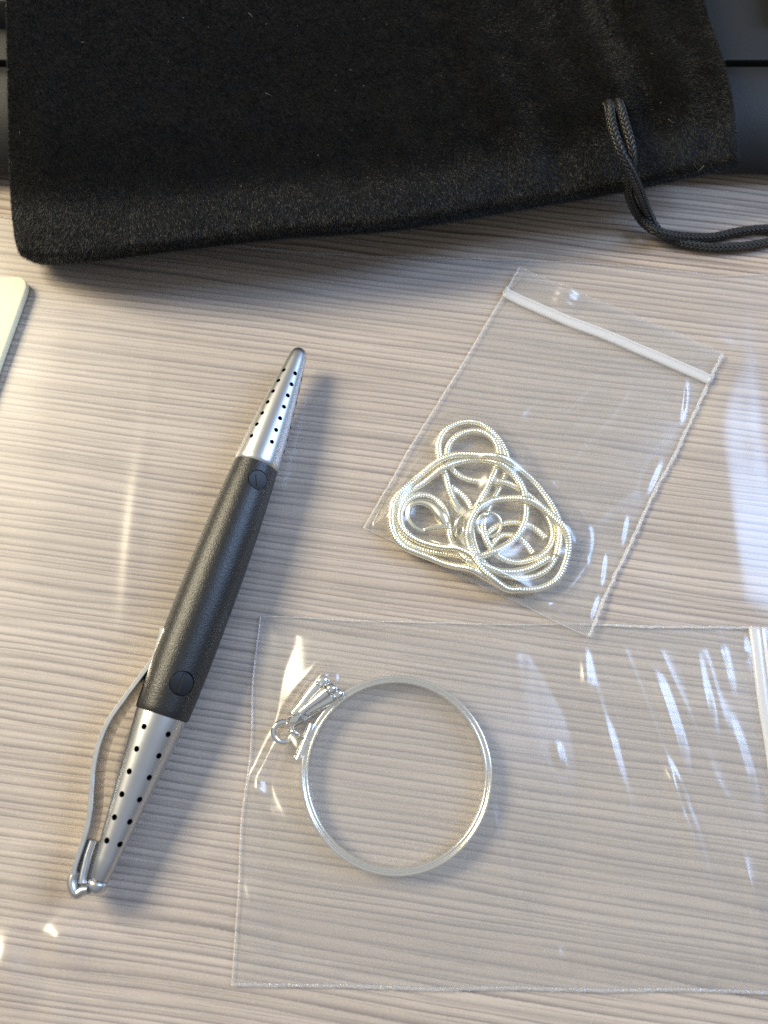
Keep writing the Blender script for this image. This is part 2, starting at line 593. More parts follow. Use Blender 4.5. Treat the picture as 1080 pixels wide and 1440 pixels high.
# ------------------------------------------------------------------ velvet pouch
pouch = empty("velvet_pouch", "black velvet drawstring pouch lying across the keyboard", "pouch", (0, 130, 0))
PO = np.array((0, 130, 0.0))
bot_px = [(30, 360, 5.8), (62, 371, 6.4), (130, 368, 11.5), (250, 353, 16.0), (400, 336, 17.0), (530, 327, 16.5), (600, 318, 15.5), (700, 301, 13.2), (800, 284, 12.8), (870, 271, 12.8), (960, 252, 13.2), (1034, 236, 13.8)]
bw = np.array([at(*p) for p in bot_px])
lef_px = [(30, 360, 5.8), (22, 330, 6.8), (18, 240, 11), (14, 120, 20), (11, 0, 23), (6, -160, 24)]
rig_px = [(1034, 236, 13.8), (1037, 216, 15.5), (1022, 150, 18.5), (1003, 70, 20.5), (986, 0, 22), (950, -160, 23)]
NU, NV = 240, 110


def along(P, n):
    return resample(catmull(P, 12), 1e9) if n < 2 else (lambda C: np.stack([np.interp(np.linspace(0, 1, n), np.r_[0, np.cumsum(np.linalg.norm(np.diff(C, axis=0), axis=1))] / np.linalg.norm(np.diff(C, axis=0), axis=1).sum(), C[:, k]) for k in range(3)], 1))(catmull(P, 12))


bC = along(bw, NU)
lC = along(np.array([at(*p) for p in lef_px]), NV)
rC = along(np.array([at(*p) for p in rig_px]), NV)
tC = np.linspace(lC[-1], rC[-1], NU)
U = np.linspace(0, 1, NU)[:, None, None]
V = np.linspace(0, 1, NV)[None, :, None]
S = (bC[:, None, :] * (1 - V) + tC[:, None, :] * V) + (lC[None] * (1 - U) + rC[None] * U) \
    - ((1 - U) * (1 - V) * bC[0] + U * (1 - V) * bC[-1] + (1 - U) * V * tC[0] + U * V * tC[-1])
u, v = U[..., 0] * np.ones((NU, NV)), V[..., 0] * np.ones((NU, NV))
X, Y = S[..., 0], S[..., 1]
# distance to the sewn edges in mm
db = (v * (tC[:, 1] - bC[:, 1])[:, None])
dl = u * 185
dr = (1 - u) * 185
fold = smooth(.42, .95, u)
th_b = np.sqrt(np.clip(1 - (1 - np.clip(db / 9.5, 0, 1)) ** 2, 0, 1))
th_l = np.sqrt(np.clip(1 - (1 - np.clip(dl / 6, 0, 1)) ** 2, 0, 1))
th_r = np.sqrt(np.clip(1 - (1 - np.clip(dr / 5, 0, 1)) ** 2, 0, 1))
half = 4.3 * th_b * th_l * th_r * (1 - .25 * fold)
edge = S[..., 2]
mid = edge + smooth(0, 34, db) * (22.5 - edge) * th_r ** .3 * (.12 + .88 * smooth(0, 16, dl))
low = np.maximum(mid - half * .7, kb_height(Y) + .35)
# gathers running up from the hem towards the drawstring, strongest on the right
ph = u * 46 + 2.2 * vnoise(u * 5, v * 3, 1) + v * 2.0
gath = fold * smooth(0, 16, db) * (1.7 * np.sin(ph) + 1.1 * np.sin(ph * 1.73 + 1.1) + .8 * (vnoise(u * 22, v * 4, 6) - .5))
gath += .9 * (vnoise(u * 6, v * 4, 9) - .5) * smooth(2, 20, db) * 2
gath += fold * .8 * np.sin(u * 70 + 3 * vnoise(u * 9, v * 2, 3)) * smooth(0, 5, db) * (1 - smooth(10, 26, db))
top = np.maximum(mid, low + .2) + half + gath * th_r * th_l
top = np.maximum(top, low + .15)
m = MB()
Gt = np.stack([X, Y, top], -1) - PO
Gl = np.stack([X, Y, low], -1) - PO
rim = lambda G: np.concatenate([G[0, ::-1], G[1:, 0], G[-1, 1:], G[-2:0:-1, -1]], 0)
m.grid(Gt)
m.grid(Gl)
nn = NU * NV
idx = np.arange(nn).reshape(NU, NV)
rl = np.concatenate([idx[0, ::-1], idx[1:, 0], idx[-1, 1:], idx[-2:0:-1, -1]])
for i in range(len(rl)):
    a, b = rl[i], rl[(i + 1) % len(rl)]
    m.f.append((int(a), int(b), int(b + nn), int(a + nn)))
cloth = m.build("cloth", M_CLOTH, pouch)
# pile: short fibres standing on the cloth
me = cloth.data
nv_ = len(me.vertices)
co = np.empty(nv_ * 3)
me.vertices.foreach_get("co", co)
co = co.reshape(-1, 3) / MM
npoly = len(me.polygons)
cen = np.empty(npoly * 3)
nor = np.empty(npoly * 3)
ar = np.empty(npoly)
me.polygons.foreach_get("center", cen)
me.polygons.foreach_get("normal", nor)
me.polygons.foreach_get("area", ar)
quad = np.array([p.vertices[:] for p in me.polygons])
nor = nor.reshape(-1, 3)
cen = cen.reshape(-1, 3) / MM
seen = (nor[:, 2] > -.2) | (cen[:, 1] < bC[:, 1].max() - 130 + 3)
wgt = ar * seen * np.where(cen[:, 1] + 130 > 212, .0, 1) * np.where(nor[:, 2] < -.5, .35, 1)
wgt /= wgt.sum()
NF = 1050000
pick = rng.choice(npoly, NF, p=wgt)
a, b = rng.random(NF)[:, None], rng.random(NF)[:, None]
Q = co[quad[pick]]
P0 = (Q[:, 0] * (1 - a) + Q[:, 1] * a) * (1 - b) + (Q[:, 3] * (1 - a) + Q[:, 2] * a) * b
N0 = nor[pick]
clump = np.stack([vnoise(P0[:, 0] * .35, P0[:, 1] * .35, 1), vnoise(P0[:, 0] * .35, P0[:, 1] * .35, 8), np.zeros(NF)], 1) - np.array((.5, .5, 0))
# nap: laid towards the viewer on the flat, combed down over the hem, ruffled sideways where the cloth is gathered
dhem = P0[:, 1] - (np.interp(P0[:, 0], bC[:, 0], bC[:, 1]) - 130)
hem = np.maximum(smooth(.5, .2, N0[:, 2]), (.85 * smooth(19, 5.0, dhem) ** 1.3 * smooth(.2, 3.0, dhem)))[:, None]
gat = smooth(-30, 70, P0[:, 0])[:, None]
nap_flat = N0 * .75 + np.array((.05, -.85, .1)) + gat * (.45 + 1.1 * (vnoise(P0[:, 0] * .09, P0[:, 1] * .03, 12)[:, None] - .3)) * np.array((.6, .6, 0))
nap_hem = N0 * .55 + np.array((.10, -.15, -1.0))
D = nap_flat * (1 - hem) + nap_hem * hem + clump * .5 + rng.normal(0, .24, (NF, 3))
D /= np.linalg.norm(D, axis=1)[:, None]
ln = rng.uniform(.55, 1.05, NF)[:, None]
side = np.cross(D, rng.normal(0, 1, (NF, 3)))
side /= np.linalg.norm(side, axis=1)[:, None] + 1e-9
wd = rng.uniform(.021, .035, NF)[:, None]
Vf = np.empty((NF, 3, 3))
Vf[:, 0] = P0 - side * wd
Vf[:, 1] = P0 + side * wd
Vf[:, 2] = P0 + D * ln
me2 = bpy.data.meshes.new("pile")
me2.vertices.add(NF * 3)
me2.vertices.foreach_set("co", (Vf * MM).ravel())
me2.loops.add(NF * 3)
me2.loops.foreach_set("vertex_index", np.arange(NF * 3, dtype=np.int32))
me2.polygons.add(NF)
me2.polygons.foreach_set("loop_start", np.arange(0, NF * 3, 3, dtype=np.int32))
me2.update(calc_edges=True)
me2.materials.append(M_PILE)
pile = bpy.data.objects.new("pile", me2)
COL.objects.link(pile)
pile.parent = pouch
pile["kind"] = "stuff"
# specks of lint caught in the pile
NLi = 48
pick = rng.choice(npoly, NLi, p=wgt)
m = MB()
for k in range(NLi):
    p = co[quad[pick[k]]].mean(0) + nor[pick[k]] * rng.uniform(1.0, 1.3)
    t = rng.normal(0, 1, 3)
    t -= nor[pick[k]] * t.dot(nor[pick[k]]) * .8
    t /= np.linalg.norm(t)
    L = rng.uniform(.2, .7) if rng.random() < .9 else rng.uniform(1.0, 1.9)
    m.tube(np.array([p - t * L / 2, p + nor[pick[k]] * .1, p + t * L / 2]), .035, 4)
lint = m.build("lint", M_LINT, pouch)
lint["kind"] = "stuff"


# drawstring: a braid of eight yarns laid round each path
def braid(path, name, R=1.12):
    C = resample(catmull(path, 14), .22)
    s = np.arange(len(C)) * .22
    T = np.gradient(C, axis=0)
    T /= np.linalg.norm(T, axis=1)[:, None]
    N = np.zeros_like(C)
    n0 = np.array((0, 0, 1.0)) if abs(T[0][2]) < .8 else np.array((1.0, 0, 0))
    for i in range(len(C)):
        x = n0 - T[i] * n0.dot(T[i])
        n0 = x / np.linalg.norm(x)
        N[i] = n0
    Bn = np.cross(T, N)
    m = MB()
    pitch = 9.5
    for k in range(16):
        dirn = 1 if k % 2 == 0 else -1
        ang = dirn * s * 2 * math.pi / pitch + (k // 2) * math.pi / 4
        rr = R * (.78 + .13 * np.cos(8 * ang / 2 + (0 if dirn > 0 else math.pi)))
        m.tube(C + rr[:, None] * (np.cos(ang)[:, None] * N + np.sin(ang)[:, None] * Bn), .27, 5)
    m.tube(C, R * .66, 8)
    return m.build(name, M_CORD, pouch)


def pp(px, py, z):
    return at(px, py, z) - PO


braid([pp(856, 146, 24.6), pp(857, 153, 27.2), pp(861, 180, 26.6), pp(872, 212, 24.6), pp(886, 240, 21), pp(899, 268, 14), pp(910, 297, 6), pp(926, 325, 2.2), pp(955, 341, 1.5), pp(1000, 348, 1.5), pp(1050, 346, 1.5), pp(1100, 336, 1.5), pp(1160, 318, 1.5)], "cord")
braid([pp(868, 143, 24.4), pp(872, 152, 26.8), pp(880, 180, 26), pp(888, 210, 24.2), pp(888, 236, 20.6), pp(884, 258, 15.2), pp(886, 277, 10), pp(899, 305, 4.2), pp(922, 325, 4.6), pp(955, 333, 2.6), pp(1000, 334, 1.5), pp(1040, 326, 1.5), pp(1080, 322, 1.5), pp(1160, 322, 1.5)], "cord")
m = MB()
a = np.linspace(0, 2 * math.pi, 20, endpoint=False)
c = pp(862, 146, 25.0)
m.tube(np.stack([c[0] + 2.4 * np.cos(a), c[1] + 1.2 * np.sin(a), c[2] + .25 * np.sin(2 * a)], 1), .35, 6, closed=True)
m.build("eyelet", M_CORD, pouch)

# ------------------------------------------------------------------ pen
AX_Z = 6.75
pB, pA = at(134, 1251, AX_Z), at(423, 491, AX_Z)
pen_rz = math.atan2(pA[1] - pB[1], pA[0] - pB[0])
PL = math.hypot(pA[0] - pB[0], pA[1] - pB[1])
pen = empty("pen", "silver and black ballpoint pen with perforated metal ends and a clip", "pen", (pB[0], pB[1], 0), pen_rz)
sL, sU = 35.0, PL - 31.3


def pen_local(px, py, z=AX_Z):
    p = at(px, py, z)
    d = p - pB
    c, s = math.cos(-pen_rz), math.sin(-pen_rz)
    return np.array((d[0] * c - d[1] * s, d[0] * s + d[1] * c, z))


UPZ = Matrix.Translation((0, 0, AX_Z))


def cut(obj, cutter_mb, inner_mat=None):
    c = cutter_mb.build("cutter", inner_mat or M_DARK, None, shade=False)
    c.parent = obj.parent
    md = obj.modifiers.new("cut", 'BOOLEAN')
    md.operation = 'DIFFERENCE'
    md.solver = 'EXACT'
    md.object = c
    bpy.context.view_layer.update()
    dg = bpy.context.evaluated_depsgraph_get()
    me = bpy.data.meshes.new_from_object(obj.evaluated_get(dg))
    obj.modifiers.clear()
    obj.data = me
    me.name = obj.name
    bpy.data.objects.remove(c)
    me.polygons.foreach_set("use_smooth", [True] * len(me.polygons))
    me.set_sharp_from_angle(angle=math.radians(32))


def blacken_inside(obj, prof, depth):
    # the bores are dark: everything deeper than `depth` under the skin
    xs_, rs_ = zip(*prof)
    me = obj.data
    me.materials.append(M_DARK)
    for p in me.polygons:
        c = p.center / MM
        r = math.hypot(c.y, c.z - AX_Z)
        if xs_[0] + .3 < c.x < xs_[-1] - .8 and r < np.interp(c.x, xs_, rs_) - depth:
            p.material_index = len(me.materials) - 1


def radial_cyl(m, x, phi, r0, r1, r, n=14):
    d = np.array((0, -math.sin(phi), math.cos(phi)))
    c = np.array((x, 0, AX_Z))
    m.tube(np.array([c + d * r0, c + d * r1]), r, n)


# upper cone (nose) and lower cone, each pierced by six rows of holes
up_prof = [(sU - 1.2, 4.55), (sU - .25, 5.15), (sU + .25, 5.28), (sU + 1.0, 5.22), (sU + 8, 4.72), (sU + 15, 3.98), (sU + 22, 3.1), (sU + 27.5, 2.32), (sU + 29.4, 2.05), (sU + 30.5, 1.72), (sU + 31.1, 1.15), (sU + 31.35, .45)]
m = MB().lathe_x(up_prof, 72)
o = m.build("upper_cone", M_SATIN, pen, M=UPZ)
cm = MB()
for r in range(6):
    for i in range(7):
        radial_cyl(cm, sU + 4.9 + 3.12 * i, math.radians(31 + 60 * r), 1.2, 7, .54)
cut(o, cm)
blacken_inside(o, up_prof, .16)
lo_prof = [(1.9, 1.75), (2.2, 1.98), (6, 2.35), (14, 3.2), (22, 4.1), (30, 4.95), (sL - .4, 5.36), (sL + 1.2, 5.36)]
m = MB().lathe_x(lo_prof, 72)
o = m.build("lower_cone", M_SATIN, pen, M=UPZ)
cm = MB()
for r in range(6):
    for i in range(6):
        radial_cyl(cm, sL - 3.1 - 4.5 * i, math.radians(-14 + 60 * r), 1.0, 7, .60)
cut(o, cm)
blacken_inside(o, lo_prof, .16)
# barrel
bp = [(sL - .05, 5.0), (sL + .1, 5.5), (sL + .6, 5.72), (sL + 8, 6.05), (sL + 18, 6.2), (sL + 30, 6.2), (sL + 42, 5.92), (sL + 52, 5.5), (sU - 1.4, 5.16), (sU - .45, 5.1), (sU - .3, 4.6)]
bpC = catmull([(x, r, 0) for x, r in bp[2:-2]], 5)
m = MB().lathe_x(bp[:2] + [(p[0], p[1]) for p in bpC] + bp[-2:], 64)
barrel = m.build("barrel", M_BLACK, pen, M=UPZ)
plugs = [(pen_local(362.6, 683)[0], 2.3, 5.4), (pen_local(255.2, 962)[0], 2.6, 5.8)]
cm = MB()
PHI = math.radians(31)
for x, r, br in plugs:
    radial_cyl(cm, x, PHI, br - 1.1, 9, r, 32)
cut(barrel, cm, M_PLUG)
for k, (x, r, br) in enumerate(plugs):
    m = MB()
    radial_cyl(m, x, PHI, br - 1.05, br - .28 if k else br - .2, r - .16, 32)
    pl = m.build("plug", M_PLUG, pen, auto=30, bevel=.06)
    d = np.array((0, -math.sin(PHI), math.cos(PHI)))
    sd = np.array((0, math.cos(PHI), math.sin(PHI)))
    c = np.array((x, 0, AX_Z)) + d * (br - .30)
    m = MB()
    e = np.array((1.0, 0, 0))
    if k == 1:          # upright bar across the disc
        w, L, h = .42, 2.2, .42
        ring = lambda w, L, hh: [c + sx * sd * w + sy * e * L + d * hh for sx, sy in ((-1, -1), (1, -1), (1, 1), (-1, 1))]
        m.add(ring(w, L, -.2) + ring(w * .75, L * .95, h), [(3, 2, 1, 0), (4, 5, 6, 7), (0, 1, 5, 4), (1, 2, 6, 5), (2, 3, 7, 6), (3, 0, 4, 7)])
    else:               # arrow-shaped pointer
        w, L = .95, 1.6
        A_ = [c - e * L * .9 - sd * .2, c + e * .9 - sd * w * .6, c + e * L * .95 + sd * -.55, c + e * .9 + sd * w]
        m.add([p + d * -.1 for p in A_] + [p + d * .34 for p in A_], [(3, 2, 1, 0), (4, 5, 6, 7), (0, 1, 5, 4), (1, 2, 6, 5), (2, 3, 7, 6), (3, 0, 4, 7)])
    m.build("pointer", M_PLUG, pl, bevel=.05, auto=30)
# end button
m = MB().lathe_x([(-.75, .3), (-.65, .95), (-.3, 1.5), (.35, 1.86), (1.1, 1.95), (1.6, 1.9), (1.72, 1.5), (2.1, 1.45)], 40)
m.build("end_button", M_SATIN, pen, M=UPZ)
# clip: a sprung strip standing on edge along the side
cz = [(228, 884), (227.5, 893), (224, 905), (217, 926), (200, 950), (176, 982), (155, 1012), (141, 1044), (133, 1078), (130, 1110), (128, 1140), (123, 1167), (114, 1195), (107, 1216), (104, 1230)]
cl = np.array([pen_local(a, b, 8.6) for a, b in cz])
cl = catmull(cl, 6)
cl2 = cl.copy()


def strip(m, path, thick, z0, z1, bv=.12):
    T = np.gradient(path[:, :2], axis=0)
    T /= np.linalg.norm(T, axis=1)[:, None]
    N = np.stack([-T[:, 1], T[:, 0]], 1)
    h = thick / 2
    z0 = np.broadcast_to(z0, (len(path),))
    z1 = np.broadcast_to(z1, (len(path),))
    sec = [(-h, bv, 0), (-h, -bv, 1), (-h + bv, 0, 1), (h - bv, 0, 1), (h, -bv, 1), (h, bv, 0), (h - bv, 0, 0), (-h + bv, 0, 0)]
    G = np.array([[(path[i, 0] + N[i, 0] * a, path[i, 1] + N[i, 1] * a, (z1[i] if k else z0[i]) + b) for a, b, k in sec] for i in range(len(path))])
    base = m.n
    m.grid(G, True)
    m.f.append(tuple(base + j for j in range(8)))
    m.f.append(tuple(base + (len(path) - 1) * 8 + j for j in reversed(range(8))))


m = MB()
tt = np.linspace(0, 1, len(cl))
wz = 2.3 + .35 * np.sin(tt * math.pi)
strip(m, cl, 1.0, 3.0 - .4 * np.sin(tt * math.pi), AX_Z + wz)
m.build("clip", M_CLIP, pen, auto=40)
# the clip's rolled foot, its tab beside the cone and the bridge to the button
yb = cl[-1][1]
xb = cl[-1][0]
foot = np.array([(xb + .6, yb + .05), (xb - .9, yb + .1), (xb - 2.2, yb - .5), (xb - 3.1, yb - 1.7), (-.55, 2.0), (-.1, 1.0)])
foot = catmull(np.c_[foot, np.zeros(6)], 8)
m = MB()
strip(m, foot, 1.9, AX_Z - 2.6, AX_Z + 2.3, bv=.7)
m.build("clip_foot", M_SATIN, pen, auto=75)
tab = catmull(np.array([(8.3, 3.75, 0), (5.5, 3.6, 0), (3.0, 3.2, 0), (1.4, 2.9, 0), (.6, 2.6, 0)]), 6)
m = MB()
strip(m, tab, 1.7, AX_Z - 1.9, AX_Z + 1.9, bv=.62)
m.build("clip_tab", M_SATIN, pen, auto=75)
# the dark refill tube seen through the holes
m = MB().lathe_x([(3, .8), (sL - 2, 1.0), (sU + 2, 1.0), (sU + 27, .7)], 20)
m.build("refill", M_DARK, pen, M=UPZ)

# ------------------------------------------------------------------ necklace
ZK = 1080 / 350


def zc(p):
    return (500 + p[0] / ZK, 560 + p[1] / ZK)


paths = [
    # top loops, outer then inner, running on into the big ring of coils
    ([(440, 478), (425, 445), (402, 392), (390, 335), (368, 272), (360, 200), (385, 140), (440, 106), (500, 97), (560, 115), (610, 160), (645, 215), (660, 270), (650, 335), (612, 410), (578, 475), (552, 545), (562, 615), (612, 682), (690, 712), (770, 700), (830, 660), (858, 600), (850, 540), (812, 475), (748, 418), (690, 386), (620, 366), (540, 360), (470, 343), (422, 308), (397, 255), (405, 200), (440, 160), (500, 140), (560, 150), (605, 190), (622, 245), (606, 310), (570, 395), (527, 470), (507, 545), (516, 625), (548, 700), (602, 745), (680, 772), (760, 775), (830, 742), (872, 680)],
     1.0),
    ([(872, 680), (888, 605), (885, 530), (865, 470), (820, 400), (760, 335), (680, 285), (600, 262), (520, 248), (440, 243), (370, 265), (290, 320), (225, 378), (170, 435), (153, 510), (165, 580), (200, 632), (260, 662), (340, 692), (420, 726), (500, 756), (580, 795), (660, 818), (740, 825), (820, 812), (885, 770), (920, 692), (926, 620), (900, 560), (850, 510), (790, 465), (720, 440), (650, 435), (580, 447), (530, 482), (497, 540), (485, 600), (490, 660), (510, 712), (550, 764), (600, 805), (660, 832), (715, 828)],
     3.2),
    ([(505, 694), (560, 684), (630, 655), (690, 610), (725, 560), (741, 500), (735, 430), (715, 375), (670, 322), (600, 282), (520, 264), (440, 278), (370, 312), (300, 362), (228, 405), (182, 455), (172, 520), (192, 582), (238, 628), (310, 655), (390, 672), (460, 690), (540, 724), (620, 752), (700, 752), (780, 728), (840, 690)],
     2.3),
    ([(560, 770), (530, 748), (480, 712), (437, 662), (412, 602), (405, 540), (394, 482), (360, 436), (310, 411), (250, 420), (207, 455), (192, 510), (205, 560), (247, 600), (310, 628), (380, 650), (450, 668), (520, 712)],
     3.4),
    ([(560, 600), (600, 560), (645, 540), (700, 536), (770, 556), (825, 606)], .9),
    ([(590, 640), (620, 600), (665, 590), (722, 612), (770, 672)], .9),
    ([(415, 382), (450, 405), (485, 440), (505, 480)], .9),
]
CR = .84
Z0 = 1.15 + CR
samples, owner, lvl = [], [], []
for i, (pz, lv) in enumerate(paths):
    P = np.array([at(*zc(p), Z0 + lv * .6) for p in pz])
    P = resample(catmull(P, 10), .16)
    kk = np.hanning(27)[1:-1]
    kk /= kk.sum()
    P[:, :2] = np.stack([np.convolve(np.pad(P[:, q], 12, mode='reflect', reflect_type='odd'), kk, 'valid') for q in (0, 1)], 1)
    if i < len(paths):
        samples.append(P)
        owner.append(np.full(len(P), i))
        lvl.append(np.full(len(P), lv))
AllP = np.concatenate(samples)
own = np.concatenate(owner)
idx_in = np.concatenate([np.arange(len(p)) for p in samples])
zz = Z0 + np.concatenate(lvl) * .35
prio = np.concatenate(lvl) + idx_in * 4e-4      # later stretches lie over earlier ones
sub = np.arange(0, len(AllP), 3)
xy = AllP[sub, :2]
D2 = ((xy[:, None] - xy[None]) ** 2).sum(-1)
near = (D2 < (1.9 * CR) ** 2) & ~((own[sub][:, None] == own[sub][None]) & (abs(idx_in[sub][:, None] - idx_in[sub][None]) < 24))
over = near & (prio[sub][:, None] > prio[sub][None])
dist = np.sqrt(D2)
zs = np.full(len(sub), Z0)
breaks = np.where(np.diff(own[sub]) != 0)[0]
for it in range(60):
    need = np.where(over, zs[None] + np.sqrt(np.clip((2 * CR) ** 2 - D2, 0, None)) * .93, 0).max(1)
    zs = np.maximum(zs, need)
    if it < 50:
        z2 = zs.copy()
        for _ in range(3):
            zl, zr = np.r_[z2[0], z2[:-1]], np.r_[z2[1:], z2[-1]]
            zl[breaks + 1] = z2[breaks + 1]
            zr[breaks] = z2[breaks]
            z2 = .25 * zl + .5 * z2 + .25 * zr
        zs = np.maximum(np.minimum(z2, 6.8), Z0)
zs = np.minimum(zs, 7.0)
neck = empty("necklace", "pale silver snake chain coiled inside the small zip bag", "necklace", tuple(at(680, 720)))
NK = at(680, 720)
k0_ = 0
m = MB()
CHAIN_PTS = []
ns = 14
aa = np.arange(ns) * 2 * math.pi / ns
for i, P in enumerate(samples):
    sel = own[sub] == i
    z = np.interp(np.arange(len(P)), idx_in[sub][sel], zs[sel])
    P = P.copy()
    P[:, 2] = z
    ker = np.hanning(37)[1:-1]
    ker /= ker.sum()
    P[:, 2] = np.convolve(np.pad(P[:, 2], 17, mode='edge'), ker, 'valid')
    P = resample(P, .13)
    CHAIN_PTS.append(P)
    s = np.arange(len(P)) * .13
    ph_ = 2 * math.pi * s[:, None] / .62 + 1.5 * np.abs(np.mod(aa[None] * 2 / math.pi, 2) - 1) * 2
    rad = CR * (.83 + .20 * np.sqrt(np.abs(np.sin(ph_ * .5))))
    m.tube(P - NK, CR, ns, radial=rad)
m.build("chain", M_SILVER, neck)
CHAIN_PTS = np.concatenate(CHAIN_PTS)


def n_at(x, y, z):
    return at(*zc((x, y)), z) - NK


# end caps, jump rings, clasp
m = MB()
m.tube(resample(np.array([n_at(420, 440, 3.0), n_at(440, 475, 3.0), n_at(468, 505, 3.0)]), .5), .95, 14)
m.build("end_cap", M_SILVER, neck, auto=40)
m = MB()
m.tube(resample(np.array([n_at(487, 648, 2.6), n_at(470, 625, 2.6), n_at(455, 600, 2.6)]), .5), .9, 14)
m.build("end_cap", M_SILVER, neck, auto=40)


def ring_part(name, c, R, wire, tilt, rz, mat, parent, n=48, gap=0.0):
    a = np.linspace(0, 2 * math.pi, n, endpoint=False)
    P = np.stack([R * np.cos(a), R * np.sin(a), 0 * a], 1)
    Mx = np.array((Matrix.Rotation(rz, 3, 'Z') @ Matrix.Rotation(tilt, 3, 'X')))
    m = MB()
    m.tube(P @ Mx.T + c, wire, 10, closed=True)
    return m.build(name, mat, parent)


ring_part("jump_ring", n_at(580, 548, 3.6), 2.75, .38, .25, .3, M_SILVER, neck)
ring_part("jump_ring", n_at(452, 555, 4.2), 2.5, .36, 1.15, 1.3, M_SILVER, neck)
m = MB()
c = n_at(566, 506, 4.3)
m.tube(np.array([c + np.array((0, 0, dz)) for dz in (-.75, -.6, -.3, 0, .3, .6, .75)]), [.1, .45, .7, .76, .7, .45, .1], 14)
m.build("bead", M_SILVER, neck)
cl_pts = [(300, 578), (255, 556), (226, 512), (240, 466), (285, 452), (335, 470), (372, 510), (392, 548)]
cl_r = [.45, .5, .55, .62, .8, 1.15, 1.5, 1.1]
C = np.array([n_at(x, y, 3.3) for x, y in cl_pts])
CC = catmull(np.c_[C, cl_r], 8)
m = MB()
m.tube(CC[:, :3], CC[:, 3], 16)
m.build("clasp_hook", M_SILVER, neck)
m = MB()
C = np.array([n_at(295, 572, 3.3), n_at(325, 562, 3.4), n_at(365, 556, 3.4), n_at(395, 550, 3.4)])
m.tube(catmull(C, 5), np.linspace(.45, .8, 16), 12)
m.build("clasp_gate", M_SILVER, neck)

# ------------------------------------------------------------------ zip bags


def quad_grid(q, nu, nv, bow=None):
    U = np.linspace(0, 1, nu)[:, None, None]
    V = np.linspace(0, 1, nv)[None, :, None]
    G = ((1 - U) * (1 - V) * q[0] + U * (1 - V) * q[1] + U * V * q[2] + (1 - U) * V * q[3])
    return G, U[..., 0] * np.ones((nu, nv)), V[..., 0] * np.ones((nu, nv))


def film(name, G, mat, parent, org):
    o = MB().grid(G - org).build(name, mat, parent, fix=False)
    if o.data.polygons[len(o.data.polygons) // 2].normal.z < 0:
        o.data.flip_normals()
    return o


def weld(name, P, width, org, parent, seed, mat, amp=.35, thick=.16):
    """a crimped, ragged strip of welded film along a bag edge"""
    P = resample(np.array(P), .35)
    T = np.gradient(P, axis=0)
    T /= np.linalg.norm(T, axis=1)[:, None]
    N = np.stack([-T[:, 1], T[:, 0], 0 * T[:, 0]], 1)
    s = np.arange(len(P)) * .35
    r = np.random.default_rng(seed)
    jag = (vnoise(s * 1.1, s * 0, seed) - .5) + .7 * (vnoise(s * 2.6, s * 0, seed + 2) - .5)
    jg2 = (vnoise(s * .8, s * 0, seed + 4) - .5)
    zz = .5 * amp * (vnoise(s * 1.3, s * 0, seed + 7) - .3) + .1
    wa = width * (.5 + amp * jag)
    wb = -width * (.5 + amp * .7 * jg2)
    mbb = MB()
    sec = [(wa, 0), (wa * .5, thick * 1.5), (wb * .2, thick * 2.2), (wb, thick), (wb, -.02), (wb * .2, -.03)]
    Gs = np.stack([P + N * np.broadcast_to(np.asarray(a), (len(P),))[:, None] + np.array((0, 0, 1.0)) * (zz + b)[:, None] for a, b in sec], 1)
    mbb.grid(Gs - org, True)
    return mbb.build(name, mat, parent)


weld("cut_edge", SHEET_EDGE, .34, np.zeros(3), sheet, 41, M_EDGE, amp=.2, thick=.05)

# ---- small bag round the necklace
org1 = at(765, 640)
bag1 = empty("zip_bag", "small clear zip bag holding the coiled chain", "zip bag", tuple(org1))
nu, nv = 190, 270
G, u, v = quad_grid(B1, nu, nv)
X = G[..., 0] + .9 * (vnoise(v * 6, u * 2, 51) - .5)
Y = G[..., 1] + .9 * (vnoise(u * 5, v * 2, 53) - .5)
# sides are not ruler straight
lift = 1.0 * smooth(.75, 1.0, u) * smooth(.8, 1.0, v)             # its lower corner lies on the other bag
edge_d = np.minimum(np.minimum(u, 1 - u) * 55, (1 - v) * 80)
e = smooth(0, 6, edge_d)
tops = np.zeros(X.shape)
cs = CHAIN_PTS[::9]
for i in range(nu):
    d = np.hypot(X[i][:, None] - cs[None, :, 0], Y[i][:, None] - cs[None, :, 1])
    tops[i] = (cs[None, :, 2] + CR + .15 - .7 * np.clip(d - .6, 0, None)).max(1)
tops = np.clip(tops, 0, None)
tops = np.maximum(tops, blur(tops, 9))
tops = blur(tops, 3)
back = .62 + .15 * fbm(X, Y, .12, 4) * e + lift
zipv = .098
e2 = smooth(0, 16, edge_d)
bul = .7 * e2 * (1 - smooth(.0, .3, abs(v - .45))) + .4 * e2
front = np.maximum(back + .12 + .3 * e2 * fbm(X, Y, .07, 7) + bul * .5, tops * smooth(0, 3.5, edge_d))
rd = [  # folds of the film
    ([(962, 520), (960, 560), (955, 600)], .8, 3.0, 1.6), ([(930, 640), (918, 670), (905, 700)], .35, 2.2, 1.5),
    ([(880, 720), (876, 745), (870, 775)], .5, 2.0, 1.2), ([(850, 770), (846, 800), (842, 830)], .45, 1.8, 1.2),
    ([(800, 760), (820, 785), (830, 800)], .4, 1.6, 1.6), ([(840, 830), (832, 855), (822, 880)], .5, 2.4, 1.3),
    ([(545, 735), (560, 705), (575, 672)], .6, 1.8, 2.2), ([(570, 668), (585, 655), (600, 640)], .4, 1.6, 2.0),
    ([(740, 590), (800, 600), (850, 570)], .5, 4, 4), ([(690, 520), (720, 560), (735, 610)], .5, 4, 5),
    ([(730, 830), (765, 850), (800, 872)], .7, 2.5, 2), ([(520, 742), (550, 728), (580, 735)], .5, 1.5, 2)]
